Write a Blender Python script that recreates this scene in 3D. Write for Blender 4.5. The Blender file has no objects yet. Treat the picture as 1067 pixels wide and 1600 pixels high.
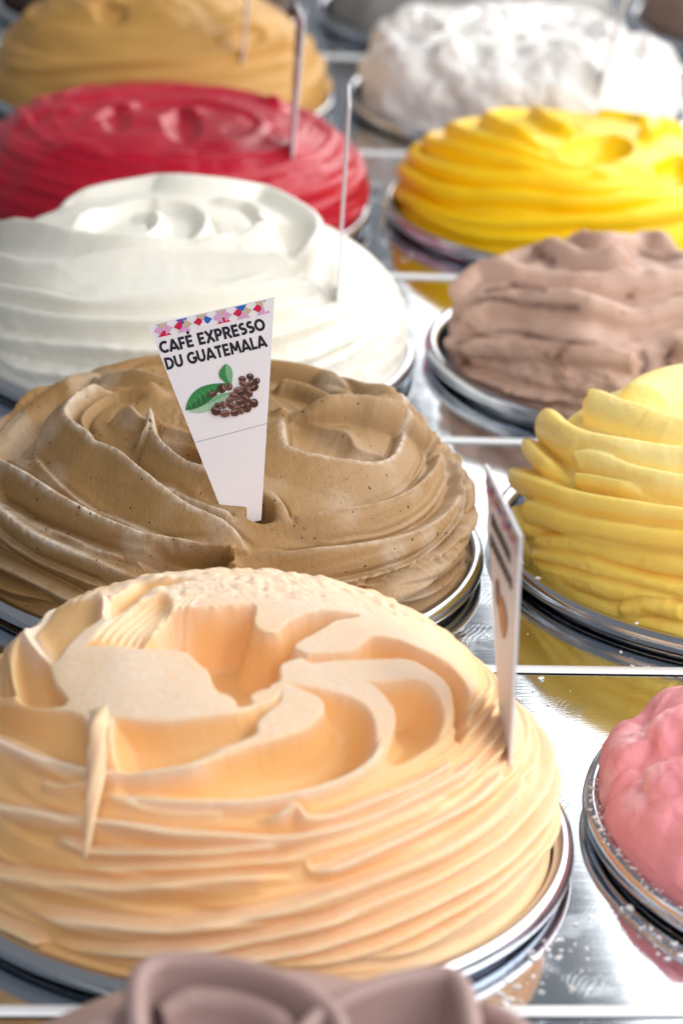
import bpy, math, random
import numpy as np
from mathutils import Matrix, Vector

# ------------------------------------------------------------------ camera
scene = bpy.context.scene
CAM = np.array([-0.07362, -0.93492, 0.53249])
FPX = 4467.8
FW = np.array([0.102531, 0.914992, -0.390227]); FW /= np.linalg.norm(FW)
RT = np.array([0.994544, -0.086710, 0.058000]); RT -= FW*(RT@FW); RT /= np.linalg.norm(RT)
UP = np.cross(RT, FW)
cd = bpy.data.cameras.new('camera')
cam = bpy.data.objects.new('camera', cd)
scene.collection.objects.link(cam)
cd.sensor_fit = 'VERTICAL'; cd.sensor_height = 36; cd.lens = FPX/1600*36
cd.clip_start = 0.05; cd.clip_end = 60
M = Matrix.Identity(4)
for i in range(3):
    M[i][0], M[i][1], M[i][2], M[i][3] = RT[i], UP[i], -FW[i], CAM[i]
cam.matrix_world = M
cd.dof.use_dof = True; cd.dof.focus_distance = 1.18; cd.dof.aperture_fstop = 9.0
scene.camera = cam
scene.render.engine = 'CYCLES'
scene.render.resolution_x, scene.render.resolution_y = 682, 1024

# ------------------------------------------------------------------ light
world = bpy.data.worlds.new('World'); scene.world = world; world.use_nodes = True
bg = world.node_tree.nodes['Background']
bg.inputs[0].default_value = (0.92, 0.95, 1.0, 1); bg.inputs[1].default_value = 0.22

def area_light(name, loc, target, sx, sy, watts, col):
    l = bpy.data.lights.new(name, 'AREA'); l.shape = 'RECTANGLE'; l.size = sx; l.size_y = sy
    l.energy = watts; l.color = col
    o = bpy.data.objects.new(name, l); scene.collection.objects.link(o)
    o.location = loc
    o.rotation_euler = (Vector(target)-Vector(loc)).to_track_quat('-Z', 'Y').to_euler()
    return o
# long shop window to the right of the counter, running along it
key = bpy.data.lights.new('window_light', 'AREA'); key.shape = 'RECTANGLE'
key.size = 1.5; key.size_y = 7.0; key.energy = 98; key.color = (1.0, 0.98, 0.95)
ko = bpy.data.objects.new('window_light', key); scene.collection.objects.link(ko)
ko.location = (1.303, 1.75, 1.05); ko.rotation_euler = (0, math.radians(38), 0)
# added fill lamp behind the camera, lifts the faces turned towards it
area_light('front_fill', (-0.3, -2.6, 2.3), (0.1, 0.4, 0), 2.6, 1.6, 36, (0.95, 0.97, 1.0))

vs = scene.view_settings
vs.view_transform = 'Standard'; vs.look = 'None'; vs.gamma = 1; vs.use_curve_mapping = False
vs.exposure = 0.2

# ------------------------------------------------------------------ layout
PITCH, COL, RIM_R = 0.263125, 0.256678, 0.125
SEAM = 0.0106
SHIFT = {(0,1):(.0014,0), (0,2):(-.0004,.0018), (1,1):(-.0007,.0034), (1,2):(-.0013,-.0043), (1,3):(.002,0), (1,4):(.001,0)}
def centre(c, k):
    s = SHIFT.get((c, k), (0, 0))
    return np.array([c*COL+s[0], k*PITCH+s[1], 0.0])
Z0 = 0.0075

rng = np.random.default_rng(7); random.seed(7)
def link(o, parent=None):
    scene.collection.objects.link(o)
    if parent: o.parent = parent
    return o
def tag(o, label, cat=None, group=None, kind=None):
    if label: o['label'] = label
    if cat: o['category'] = cat
    if group: o['group'] = group
    if kind: o['kind'] = kind
    return o
def mesh_obj(name, verts, faces, mat, parent=None, smooth=False):
    me = bpy.data.meshes.new(name)
    me.from_pydata([tuple(map(float, v)) for v in verts], [], faces)
    for m in (mat if isinstance(mat, (list, tuple)) else [mat]): me.materials.append(m)
    if smooth: me.polygons.foreach_set('use_smooth', [True]*len(me.polygons))
    me.update()
    return link(bpy.data.objects.new(name, me), parent)
def empty(name, loc):
    o = bpy.data.objects.new(name, None); o.location = loc; o.empty_display_size = .02
    return link(o)

def ray(px):
    d = FW + RT*(px[0]-533.5)/FPX - UP*(px[1]-800)/FPX
    return d/np.linalg.norm(d)
def project(X):
    v = X-CAM; z = v@FW
    return 533.5+FPX*(v@RT)/z, 800-FPX*(v@UP)/z
def on_plane(px, q, n):
    d = ray(px); return CAM + d*(((q-CAM)@n)/(d@n))

# ------------------------------------------------------------------ noise
_lat = rng.random((64, 64, 64)).astype(np.float32)
def noise3(p, scale):
    p = p*scale + 100.0
    i = np.floor(p).astype(int); f = p-i; f = f*f*(3-2*f); i &= 63; j = (i+1) & 63
    out = 0
    for a in (0, 1):
        xa = (j if a else i)[..., 0]; wa = f[..., 0] if a else 1-f[..., 0]
        for b in (0, 1):
            yb = (j if b else i)[..., 1]; wb = f[..., 1] if b else 1-f[..., 1]
            for c in (0, 1):
                zc = (j if c else i)[..., 2]; wc = f[..., 2] if c else 1-f[..., 2]
                out = out + _lat[xa, yb, zc]*wa*wb*wc
    return out*2-1
def noise2(u, v, seed=0):
    return noise3(np.stack([u, v, np.full(np.shape(u), seed*3.37+.5)], -1), 1.0)
def fbm3(p, s, o=3):
    return sum(noise3(p+k*7.1, s*2**k)*.5**k for k in range(o))
def smooth01(x):
    x = np.clip(x, 0, 1); return x*x*(3-2*x)

def catmull(pts, n=8):
    p = np.array(pts, float)
    if len(p) < 3: return np.array([p[0]+(p[-1]-p[0])*t for t in np.linspace(0, 1, n)])
    p = np.vstack([2*p[0]-p[1], p, 2*p[-1]-p[-2]])
    out = []
    for i in range(1, len(p)-2):
        for t in np.linspace(0, 1, n, endpoint=False):
            a, b, c, d = p[i-1:i+3]
            out.append(.5*((2*b)+(-a+c)*t+(2*a-5*b+4*c-d)*t*t+(-a+3*b-3*c+d)*t**3))
    out.append(p[-2]); return np.array(out)

# ------------------------------------------------------------------ gelato: a dome of revolution worked with spatula strokes
class Mound:
    def __init__(s, c, k, r0, H, n, ns, nt_front, nt_back):
        s.c = centre(c, k); s.r0, s.H, s.n = r0, H, n
        ta = np.linspace(1e-4, math.pi/2, 2000)
        r = r0*np.sin(ta)**(2/n); z = Z0+H*np.cos(ta)**(2/n)
        L = np.concatenate([[0], np.cumsum(np.hypot(np.diff(r), np.diff(z)))])
        s.L = L[-1]
        q = np.linspace(0, 1, ns)
        rr = np.interp(q*L[-1], L, r); zz = np.interp(q*L[-1], L, z); rr[0] = 0
        # theta: dense towards the camera, coarse behind
        h = math.radians(112)
        front = np.linspace(-h, h, nt_front)
        back = np.linspace(h, 2*math.pi-h, nt_back+2)[1:-1]
        th = np.concatenate([front, back])-math.pi/2-0.11
        s.th = th; s.q = q; s.nt = len(th); s.ns = ns
        ct, st = np.cos(th), np.sin(th)
        s.B = np.stack([rr[:, None]*ct, rr[:, None]*st, zz[:, None]+0*th], -1)+s.c
        dr = np.gradient(rr); dz = np.gradient(zz); l = np.hypot(dr, dz); nr, nz = -dz/l, dr/l
        s.N = np.stack([nr[:, None]*ct, nr[:, None]*st, nz[:, None]+0*th], -1)
        s.TH = np.broadcast_to(th, (ns, s.nt)); s.Q = np.broadcast_to(q[:, None], (ns, s.nt))
        s.Dr = np.zeros((ns, s.nt)); s.Dc = np.zeros((ns, s.nt)); s.Dx = np.zeros((ns, s.nt)); s.Dg = np.zeros((ns, s.nt)); s.frost = np.zeros((ns, s.nt))
        s.px, s.py = project(s.B)
        s.facing = ((CAM-s.B)*s.N).sum(-1) > -0.05
    def F(s, X):
        v = X-s.c; r = np.hypot(v[..., 0], v[..., 1])/s.r0; z = np.abs(v[..., 2]-Z0)/s.H
        return r**s.n+z**s.n-1
    def hit(s, px):
        d = ray(px); d0 = np.linalg.norm(s.c-CAM)
        t = np.linspace(d0-.3, d0+.3, 1500)
        f = s.F(CAM+t[:, None]*d); w = np.where(f < 0)[0]
        i = w[0] if len(w) else int(np.argmin(f))
        return CAM+t[i]*d
    def normal(s, X):
        e = 1e-4
        g = np.array([s.F(X+np.eye(3)[i]*e)-s.F(X-np.eye(3)[i]*e) for i in range(3)])
        return g/(np.linalg.norm(g)+1e-12)
    # a stroke that reaches the outline carries on round the back of the mound
    wraps = False; fw = .0021; groove = 0.0; gw = 1.3
    def wrap(s, Q):
        if not s.wraps or len(Q) < 5: return Q
        out = [q for q in Q]; n0 = n1 = 0
        for end in (0, 1):
            q, b = (Q[-1], Q[-4]) if end else (Q[0], Q[3])
            nrm = s.normal(q); v = CAM-q; v /= np.linalg.norm(v)
            if nrm@v > .30 or q[2]-Z0 > .85*s.H: continue
            a0 = math.atan2(q[1]-s.c[1], q[0]-s.c[0]); a1 = math.atan2(b[1]-s.c[1], b[0]-s.c[0])
            dirn = 1 if math.sin(a0-a1) > 0 else -1
            dz = np.clip((q[2]-b[2])/max(1e-4, np.linalg.norm(q-b)), -.25, .25)
            for i in range(1, 15):
                a = a0+dirn*math.radians(5*i); z = np.clip(q[2]-Z0+dz*.004*i, .1*s.H, .93*s.H)
                r = s.r0*max(0, 1-(z/s.H)**s.n)**(1/s.n)
                p = s.c+np.array([r*math.cos(a), r*math.sin(a), Z0+z])
                out = out+[p] if end else [p]+out
        return np.array(out)
    def _near(s, Q, pad):
        lo, hi = Q.min(0)-pad, Q.max(0)+pad
        return np.where(((s.B > lo) & (s.B < hi)).all(-1).ravel())[0]
    def _dist(s, idx, Q, Nn=None):
        P = s.B.reshape(-1, 3)[idx]
        best = np.full(len(P), 1e9); T = np.zeros(len(P)); A = np.zeros(len(P))
        cum = np.concatenate([[0], np.cumsum(np.linalg.norm(np.diff(Q, axis=0), axis=1))]); tot = cum[-1]+1e-9
        for i in range(len(Q)-1):
            e = Q[i+1]-Q[i]; l2 = e@e
            if l2 < 1e-12: continue
            v = P-Q[i]; t = np.clip(v@e/l2, 0, 1); w = v-t[:, None]*e; d = np.sqrt((w*w).sum(1))
            m = d < best
            best[m] = d[m]; T[m] = (cum[i]+t[m]*(cum[i+1]-cum[i]))/tot
            if Nn is not None:
                side = np.cross(Nn[i], e); A[m] = (w[m]@side)
        return best, T, np.sign(A)
    # raised crest along a stroke; mm units; left of travel = upper side
    def ridge(s, px, A, wd, wu, shape='c', taper=(.12, .12), p=1.6, frost=0.0, wob=0.0, e=.07, add=False, groove=None):
        pts = catmull(px); Q = s.wrap(np.array([s.hit(a) for a in pts])); Nn = np.array([s.normal(a) for a in Q])
        A, wd, wu = A*1e-3, wd*1e-3, wu*1e-3
        idx = s._near(Q, max(wd, wu))
        if not len(idx): return
        d, T, sg = s._dist(idx, Q, Nn)
        if wob:
            d = np.abs(d*np.where(sg == 0, 1, sg)+wob*1e-3*noise3(s.B.reshape(-1, 3)[idx], 160))
        tp = smooth01(T/max(taper[0], 1e-3)+.02)*smooth01((1-T)/max(taper[1], 1e-3)+.02)
        w = np.where(sg >= 0, wu, wd)*(.35+.65*tp)
        x = d/w
        if shape == 'r': f = np.sqrt(np.clip(1-x*x, 0, 1))
        else:
            xx = (np.sqrt(x*x+e*e)-e)/(math.sqrt(1+e*e)-e)
            f = np.clip(1-xx, 0, 1)**np.where(sg >= 0, 1.2, p)
        if add:
            D = s.Dx.reshape(-1); D[idx] += A*tp*f
        else:
            D = s.Dr.reshape(-1); D[idx] = np.maximum(D[idx], A*tp*f)
        g = (s.groove if groove is None else groove)*1e-3
        if g:   # seam pressed in where the stroke meets the layer above it
            gw = s.gw*1e-3; D = s.Dg.reshape(-1)
            D[idx] = np.minimum(D[idx], np.where(sg >= 0, -g*tp*np.exp(-((d-wu*.9)/gw)**2), 0))
        if frost:
            fr = s.frost.reshape(-1)
            fr[idx] = np.maximum(fr[idx], frost*tp*np.exp(-(d/s.fw)**2))
    # rope of soft gelato: narrow bright ledge above, long wall below tucking into a crease
    def rope(s, px, A, w, taper=(.1, .05), frost=0):
        k = FPX/np.linalg.norm(s.c-CAM)*1e-3
        s.ridge([(x, y-.30*w*k) for x, y in px], A, w*1.12, w*.55, 'r', taper, frost=frost)
    # scooped-out region outlined in the plane of sight, cut along the surface normal
    def carve(s, px, depth, w, grad=None, p=.6, rough=0.0, edge_frost=0.0, layer='c'):
        poly = catmull(list(px)+[px[0]], 5)
        Q = np.array([s.hit(a) for a in poly])
        idx = s._near(Q, .004)
        x = s.px.reshape(-1)[idx].copy(); y = s.py.reshape(-1)[idx].copy()
        if rough:
            B = s.B.reshape(-1, 3)[idx]
            x += rough*(noise3(B, 260)+.6*noise3(B+5, 600)); y += rough*.6*(noise3(B+9, 260)+.6*noise3(B+15, 600))
        ins = np.zeros(len(idx), bool); j = len(poly)-1
        for i in range(len(poly)):
            (x1, y1), (x2, y2) = poly[i], poly[j]
            if y1 != y2:
                ins ^= ((y1 > y) != (y2 > y)) & (x < (x2-x1)*(y-y1)/(y2-y1)+x1)
            j = i
        ins &= s.facing.reshape(-1)[idx]
        d, T, _ = s._dist(idx, Q)
        if rough:
            d = np.clip(d+rough*.00012*noise3(s.B.reshape(-1, 3)[idx]+3, 350), 0, 1)
        h = np.where(ins, 1-(1-np.clip(d/(w*1e-3), 0, 1))**(1.6/p), 0)
        if grad:
            (gx, gy), lo = grad
            g = x*gx+y*gy; gi = g[ins]
            if len(gi):
                a, b = np.percentile(gi, 2), np.percentile(gi, 98)
                h = h*(lo+(1-lo)*np.clip((g-a)/(b-a+1e-9), 0, 1))
        D = s.Dc.reshape(-1); D[idx] = np.minimum(D[idx], -depth*1e-3*h)
        s.mask = getattr(s, 'mask', np.zeros(s.Dr.size)); s.mask[idx] = np.maximum(s.mask[idx], np.where(ins, smooth01(d/.0013), 0))
    def streak(s, px, w, amt=1.0):
        X = s.B+s.N*(s.Dr+s.Dc+s.Dx+s.Dg)[..., None]; x, y = project(X); pl = catmull(px, 30)
        m = (x > pl[:, 0].min()-12) & (x < pl[:, 0].max()+12) & (y > pl[:, 1].min()-12) & (y < pl[:, 1].max()+12) & s.facing
        idx = np.where(m.ravel())[0]
        if not len(idx): return
        x = x.ravel()[idx]; y = y.ravel()[idx]; B = s.B.reshape(-1, 3)[idx]
        d = np.min(np.hypot(x[:, None]-pl[None, :, 0], y[:, None]-pl[None, :, 1]), 1)
        fr = s.frost.reshape(-1); fr[idx] = np.maximum(fr[idx], amt*np.exp(-(d/(w*(1+.5*noise3(B, 200))))**2)*smooth01(.8+.6*noise3(B, 90)))
    def bump(s, px, A, r):
        X = s.hit(px); d = np.linalg.norm(s.B-X, axis=-1)/(r*1e-3)
        s.Dx += A*1e-3*np.exp(-d*d)
    # courses left by the spatula: irregular layers running round the side
    def layers(s, K, A, m=1.0, seed=0, lo=.25, hi=1.0, wob=.5, sharp=1.5, fine=0.0):
        ph = s.Q*K+s.TH*m/(2*math.pi)+wob*noise2(s.TH*1.3, s.Q*3, seed)
        f = ph-np.floor(ph)
        saw = np.where(f < .8, (1-f/.8)**sharp, ((f-.8)/.2)**1.5)
        env = smooth01((s.Q-lo)/.15)*smooth01((hi-s.Q)/.06+.2)*(.55+.45*noise2(s.TH*2, s.Q*K*.7, seed+3))
        s.Dx += A*1e-3*saw*env
        if fine:
            s.Dx += fine*1e-3*noise2(s.TH*2.2, s.Q*K*7+2*noise2(s.TH*1.5, s.Q*4, seed+9), seed+5)*smooth01((s.Q-lo)/.2)
    def build(s, name, mat, label, blur=1, off=0.0, off2=0.0):
        D = s.Dr+s.Dc+s.Dx+s.Dg-off*1e-3-off2*1e-3*smooth01((s.Q-.4)/.3)
        for _ in range(blur):
            D = (D+np.roll(D, 1, 1)+np.roll(D, -1, 1))/3
            E = D.copy(); E[1:-1] = (D[:-2]+D[1:-1]+D[2:])/3; D = E
        D[0] = D[0].mean()
        D *= smooth01((1-s.Q)/.03+.3)
        X = s.B+s.N*D[..., None]-s.c
        # keep the skirt inside the pan
        r = np.hypot(X[..., 0], X[..., 1]); lim = np.where(X[..., 2] < .016, .1195, .1265)
        k = np.minimum(1, lim/np.maximum(r, 1e-6)); X[..., 0] *= k; X[..., 1] *= k
        X[-1, :, 2] = .002
        ns, nt = s.ns, s.nt
        V = np.vstack([X[0].mean(0)[None], X[1:].reshape(-1, 3)]).astype(np.float32)
        a = (1+np.arange(ns-2)[:, None]*nt+np.arange(nt)[None]); b = (1+np.arange(ns-2)[:, None]*nt+(np.arange(nt)[None]+1) % nt)
        quads = np.stack([a, a+nt, b+nt, b], -1).reshape(-1, 4)
        i = np.arange(nt); tris = np.stack([np.zeros(nt, int), 1+i, 1+(i+1) % nt], -1)
        me = bpy.data.meshes.new(name)
        me.vertices.add(len(V)); me.vertices.foreach_set('co', V.ravel())
        nl = quads.size+tris.size; me.loops.add(nl)
        me.loops.foreach_set('vertex_index', np.concatenate([tris.ravel(), quads.ravel()]).astype(np.int32))
        me.polygons.add(len(tris)+len(quads))
        st = np.concatenate([np.arange(len(tris))*3, tris.size+np.arange(len(quads))*4]).astype(np.int32)
        me.polygons.foreach_set('loop_start', st)
        me.polygons.foreach_set('use_smooth', np.ones(len(st), bool))
        me.update(calc_edges=True); me.validate()
        fr = np.clip(s.frost, 0, 1)
        at = me.attributes.new('frost', 'FLOAT', 'POINT')
        at.data.foreach_set('value', np.concatenate([[fr[0].mean()], fr[1:].ravel()]).astype(np.float32))
        me.materials.append(mat)
        o = link(bpy.data.objects.new(name, me)); o.location = s.c
        tag(o, label, 'gelato')
        s.obj = o; s.final = X+s.c
        return o

# ------------------------------------------------------------------ materials
def lin(h):
    v = [int(h[i:i+2], 16)/255 for i in (0, 2, 4)]
    return tuple(((x+.055)/1.055)**2.4 if x > .04045 else x/12.92 for x in v)+(1,)
def new_mat(name):
    m = bpy.data.materials.new(name); m.use_nodes = True
    nt = m.node_tree; return m, nt, nt.nodes['Principled BSDF']
def N(nt, t, **kw):
    n = nt.nodes.new(t)
    for k, v in kw.items():
        if k in n.inputs: n.inputs[k].default_value = v
        else: setattr(n, k, v)
    return n
def plain(name, col, rough=.5, metal=0.0, sss=0.0, vary=0.04):
    m, nt, b = new_mat(name)
    tc = N(nt, 'ShaderNodeTexCoord'); nz = N(nt, 'ShaderNodeTexNoise', Scale=60.0)
    nt.links.new(tc.outputs['Object'], nz.inputs['Vector'])
    hs = N(nt, 'ShaderNodeHueSaturation'); hs.inputs['Color'].default_value = col
    mp = N(nt, 'ShaderNodeMapRange'); mp.inputs['To Min'].default_value = 1-vary; mp.inputs['To Max'].default_value = 1+vary
    nt.links.new(nz.outputs['Fac'], mp.inputs['Value']); nt.links.new(mp.outputs[0], hs.inputs['Value'])
    nt.links.new(hs.outputs[0], b.inputs['Base Color'])
    b.inputs['Roughness'].default_value = rough; b.inputs['Metallic'].default_value = metal
    return m
def gelato_mat(name, col, frost, sss=.6, rad=(1, .6, .35), scale=.006, rough=.5, grain=.25, var=None, specks=0, patches=None, frost_amt=1.0, grain_scale=1100.0):
    m, nt, b = new_mat(name); L = nt.links.new
    tc = N(nt, 'ShaderNodeTexCoord'); at = N(nt, 'ShaderNodeAttribute', attribute_name='frost')
    n1 = N(nt, 'ShaderNodeTexNoise', Scale=38.0, Detail=4.0); L(tc.outputs['Object'], n1.inputs['Vector'])
    n2 = N(nt, 'ShaderNodeTexNoise', Scale=420.0, Detail=3.0, Roughness=.7); L(tc.outputs['Object'], n2.inputs['Vector'])
    c1 = N(nt, 'ShaderNodeMix', data_type='RGBA'); c1.inputs[6].default_value = col
    c1.inputs[7].default_value = var or tuple(x*.86 for x in col[:3])+(1,)
    L(n1.outputs['Fac'], c1.inputs[0]); out = c1.outputs[2]
    if patches:
        n3 = N(nt, 'ShaderNodeTexNoise', Scale=patches[1], Detail=5.0, Roughness=.65); L(tc.outputs['Object'], n3.inputs['Vector'])
        r3 = N(nt, 'ShaderNodeMapRange'); r3.inputs['From Min'].default_value = patches[2]; r3.inputs['From Max'].default_value = patches[2]+.08
        L(n3.outputs['Fac'], r3.inputs['Value'])
        c3 = N(nt, 'ShaderNodeMix', data_type='RGBA'); L(r3.outputs[0], c3.inputs[0]); L(out, c3.inputs[6]); c3.inputs[7].default_value = patches[0]; out = c3.outputs[2]
    # frost grains and painted-in light follow the attribute, broken up by fine noise
    f1 = N(nt, 'ShaderNodeMapRange'); f1.inputs['From Min'].default_value = .25; f1.inputs['From Max'].default_value = .7
    f1.inputs['To Min'].default_value = .45; f1.inputs['To Max'].default_value = 1.0
    L(n2.outputs['Fac'], f1.inputs['Value'])
    fm = N(nt, 'ShaderNodeMath', operation='MULTIPLY'); L(at.outputs['Fac'], fm.inputs[0]); L(f1.outputs[0], fm.inputs[1])
    fa = N(nt, 'ShaderNodeMath', operation='MULTIPLY', use_clamp=True); L(fm.outputs[0], fa.inputs[0]); fa.inputs[1].default_value = frost_amt
    c2 = N(nt, 'ShaderNodeMix', data_type='RGBA'); L(fa.outputs[0], c2.inputs[0]); L(out, c2.inputs[6]); c2.inputs[7].default_value = frost; out = c2.outputs[2]
    if specks:
        dn = N(nt, 'ShaderNodeTexNoise', Scale=700.0, Detail=2.0); L(tc.outputs['Object'], dn.inputs['Vector'])
        dm = N(nt, 'ShaderNodeMix', data_type='RGBA', blend_type='LINEAR_LIGHT'); dm.inputs[0].default_value = .0011; L(tc.outputs['Object'], dm.inputs[6]); L(dn.outputs['Color'], dm.inputs[7])
        v = N(nt, 'ShaderNodeTexVoronoi', Scale=float(specks)); L(dm.outputs[2], v.inputs['Vector'])
        lt = N(nt, 'ShaderNodeMath', operation='LESS_THAN'); L(v.outputs['Distance'], lt.inputs[0])
        sp = N(nt, 'ShaderNodeSeparateColor'); L(v.outputs['Color'], sp.inputs[0])
        th = N(nt, 'ShaderNodeMath', operation='MULTIPLY'); L(sp.outputs[0], th.inputs[0]); th.inputs[1].default_value = .15
        L(th.outputs[0], lt.inputs[1])
        c4 = N(nt, 'ShaderNodeMix', data_type='RGBA'); L(lt.outputs[0], c4.inputs[0]); L(out, c4.inputs[6]); c4.inputs[7].default_value = lin('2a1c10'); out = c4.outputs[2]
    L(out, b.inputs['Base Color'])
    b.inputs['Subsurface Weight'].default_value = sss; b.inputs['Subsurface Radius'].default_value = rad; b.inputs['Subsurface Scale'].default_value = scale
    ro = N(nt, 'ShaderNodeMapRange'); ro.inputs['To Min'].default_value = rough; ro.inputs['To Max'].default_value = .85; L(fa.outputs[0], ro.inputs['Value']); L(ro.outputs[0], b.inputs['Roughness'])
    b.inputs['Specular IOR Level'].default_value = .35
    n4 = N(nt, 'ShaderNodeTexNoise', Scale=grain_scale, Detail=2.0); L(tc.outputs['Object'], n4.inputs['Vector'])
    n5 = N(nt, 'ShaderNodeTexNoise', Scale=170.0, Detail=3.0); L(tc.outputs['Object'], n5.inputs['Vector'])
    ad = N(nt, 'ShaderNodeMath', operation='MULTIPLY_ADD'); L(n5.outputs['Fac'], ad.inputs[0]); ad.inputs[1].default_value = .9; L(n4.outputs['Fac'], ad.inputs[2])
    bp = N(nt, 'ShaderNodeBump', Strength=grain, Distance=.0006); L(ad.outputs[0], bp.inputs['Height']); L(bp.outputs[0], b.inputs['Normal'])
    return m
def steel_mat(name, base, rough, scratch):
    m, nt, b = new_mat(name); L = nt.links.new
    tc = N(nt, 'ShaderNodeTexCoord')
    b.inputs['Metallic'].default_value = 1; b.inputs['Base Color'].default_value = base
    mp = N(nt, 'ShaderNodeMapping'); mp.inputs['Scale'].default_value = (6, 900, 6); mp.inputs['Rotation'].default_value = (0, 0, .12); L(tc.outputs['Object'], mp.inputs['Vector'])
    n1 = N(nt, 'ShaderNodeTexNoise', Scale=1.0, Detail=3.0); L(mp.outputs[0], n1.inputs['Vector'])
    n2 = N(nt, 'ShaderNodeTexNoise', Scale=14.0, Detail=4.0); L(tc.outputs['Object'], n2.inputs['Vector'])
    rr = N(nt, 'ShaderNodeMapRange'); rr.inputs['From Min'].default_value = .3; rr.inputs['From Max'].default_value = .75
    rr.inputs['To Min'].default_value = rough; rr.inputs['To Max'].default_value = rough*2.2; L(n2.outputs['Fac'], rr.inputs['Value']); L(rr.outputs[0], b.inputs['Roughness'])
    h = n1.outputs['Fac']
    if scratch:
        # curved wiping scratches: thin wave lines bent by noise, two directions
        for sc, ro, dist in ((150, .5, 14.0), (210, 1.9, 11.0)):
            m2 = N(nt, 'ShaderNodeMapping'); m2.inputs['Rotation'].default_value = (0, 0, ro); L(tc.outputs['Object'], m2.inputs['Vector'])
            wv = N(nt, 'ShaderNodeTexWave', Scale=float(sc), Distortion=dist, Detail=2.0); wv.inputs['Detail Scale'].default_value = .25; L(m2.outputs[0], wv.inputs['Vector'])
            pw = N(nt, 'ShaderNodeMath', operation='POWER'); L(wv.outputs['Fac'], pw.inputs[0]); pw.inputs[1].default_value = 14
            ms = N(nt, 'ShaderNodeTexNoise', Scale=22.0 + sc*.1, Detail=2.0); L(m2.outputs[0], ms.inputs['Vector'])
            gt = N(nt, 'ShaderNodeMapRange'); gt.inputs['From Min'].default_value = .55; gt.inputs['From Max'].default_value = .7; L(ms.outputs['Fac'], gt.inputs['Value'])
            mu = N(nt, 'ShaderNodeMath', operation='MULTIPLY'); L(pw.outputs[0], mu.inputs[0]); L(gt.outputs[0], mu.inputs[1])
            ad = N(nt, 'ShaderNodeMath', operation='MULTIPLY_ADD'); L(mu.outputs[0], ad.inputs[0]); ad.inputs[1].default_value = 1.2; L(h, ad.inputs[2]); h = ad.outputs[0]
    bp = N(nt, 'ShaderNodeBump', Strength=.06 if scratch else .03, Distance=.0004); L(h, bp.inputs['Height']); L(bp.outputs[0], b.inputs['Normal'])
    return m

STEEL = steel_mat('brushed_counter_steel', (.66, .71, .77, 1), .05, True)
RIMST = steel_mat('polished_rim_steel', (.60, .63, .68, 1), .10, False)
LIP = plain('panel_lip_steel', (.88, .9, .92, 1), .4, .3)
CARD = plain('white_card', lin('f1eff6'), .38, vary=.01)
CARDEDGE = plain('card_edge', lin('f4f2f5'), .5, vary=.01)
INK = plain('navy_ink', lin('14182c'), .5, vary=.02)
FROSTW = plain('frost_white', lin('f3efee'), .7)

# ------------------------------------------------------------------ counter
def rect_hit(th, x0, x1, y0, y1):
    c, s = math.cos(th), math.sin(th)
    t = min((x1 if c > 0 else x0)/c if abs(c) > 1e-9 else 1e9, (y1 if s > 0 else y0)/s if abs(s) > 1e-9 else 1e9)
    return (c*t, s*t)
HOLE = .1185
counter = empty('counter', (0, 0, 0)); counter['kind'] = 'structure'
for k in range(-1, 7):
    V, Fc = [], []
    y0, y1 = (k-.5)*PITCH+SEAM+.0008, (k+.5)*PITCH+SEAM-.0008
    for c in range(-2, 4):
        cc = centre(c, k); x0, x1 = (c-.5)*COL, (c+.5)*COL
        r = (x0-cc[0], x1-cc[0], y0-cc[1], y1-cc[1])
        angs = sorted(set([round(i*2*math.pi/96, 6) for i in range(96)]+[round(math.atan2(b, a) % (2*math.pi), 6) for a in r[:2] for b in r[2:]]))
        base = len(V); n = len(angs)
        for a in angs:
            p = rect_hit(a, *r)
            V.append((cc[0]+HOLE*math.cos(a), cc[1]+HOLE*math.sin(a), -.012)); V.append((cc[0]+HOLE*math.cos(a), cc[1]+HOLE*math.sin(a), 0)); V.append((cc[0]+p[0], cc[1]+p[1], 0))
        for i in range(n):
            a, b = base+3*i, base+3*((i+1) % n)
            Fc += [(a, b, b+1, a+1), (a+1, b+1, b+2, a+2)]
        if c == -2: xl = x0
        if c == 3: xr = x1
    b = len(V)   # folded front edge
    V += [(xl, y0, 0), (xr, y0, 0), (xr, y0, -.02), (xl, y0, -.02)]; Fc.append((b, b+3, b+2, b+1))
    pn = mesh_obj('counter_panel', V, Fc, STEEL, counter)
    # rolled lip along the near edge of the panel
    V, Fc = [], []; m = 8
    for x in (xl, xr):
        for i in range(m+1):
            a = math.pi*i/m
            V.append((x, y0+.0030-.0030*math.cos(a), .0002+.0016*math.sin(a)))
    for i in range(m): Fc.append((i, i+1, m+2+i, m+1+i))
    mesh_obj('panel_lip', V, Fc, LIP, pn, True)
# under-tray below the panels
mesh_obj('under_tray', [(-.8, -.6, -.06), (1.2, -.6, -.06), (1.2, 2.2, -.06), (-.8, 2.2, -.06)], [(0, 1, 2, 3)], plain('dark_tray', (.05, .055, .06, 1), .5), counter)

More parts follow.
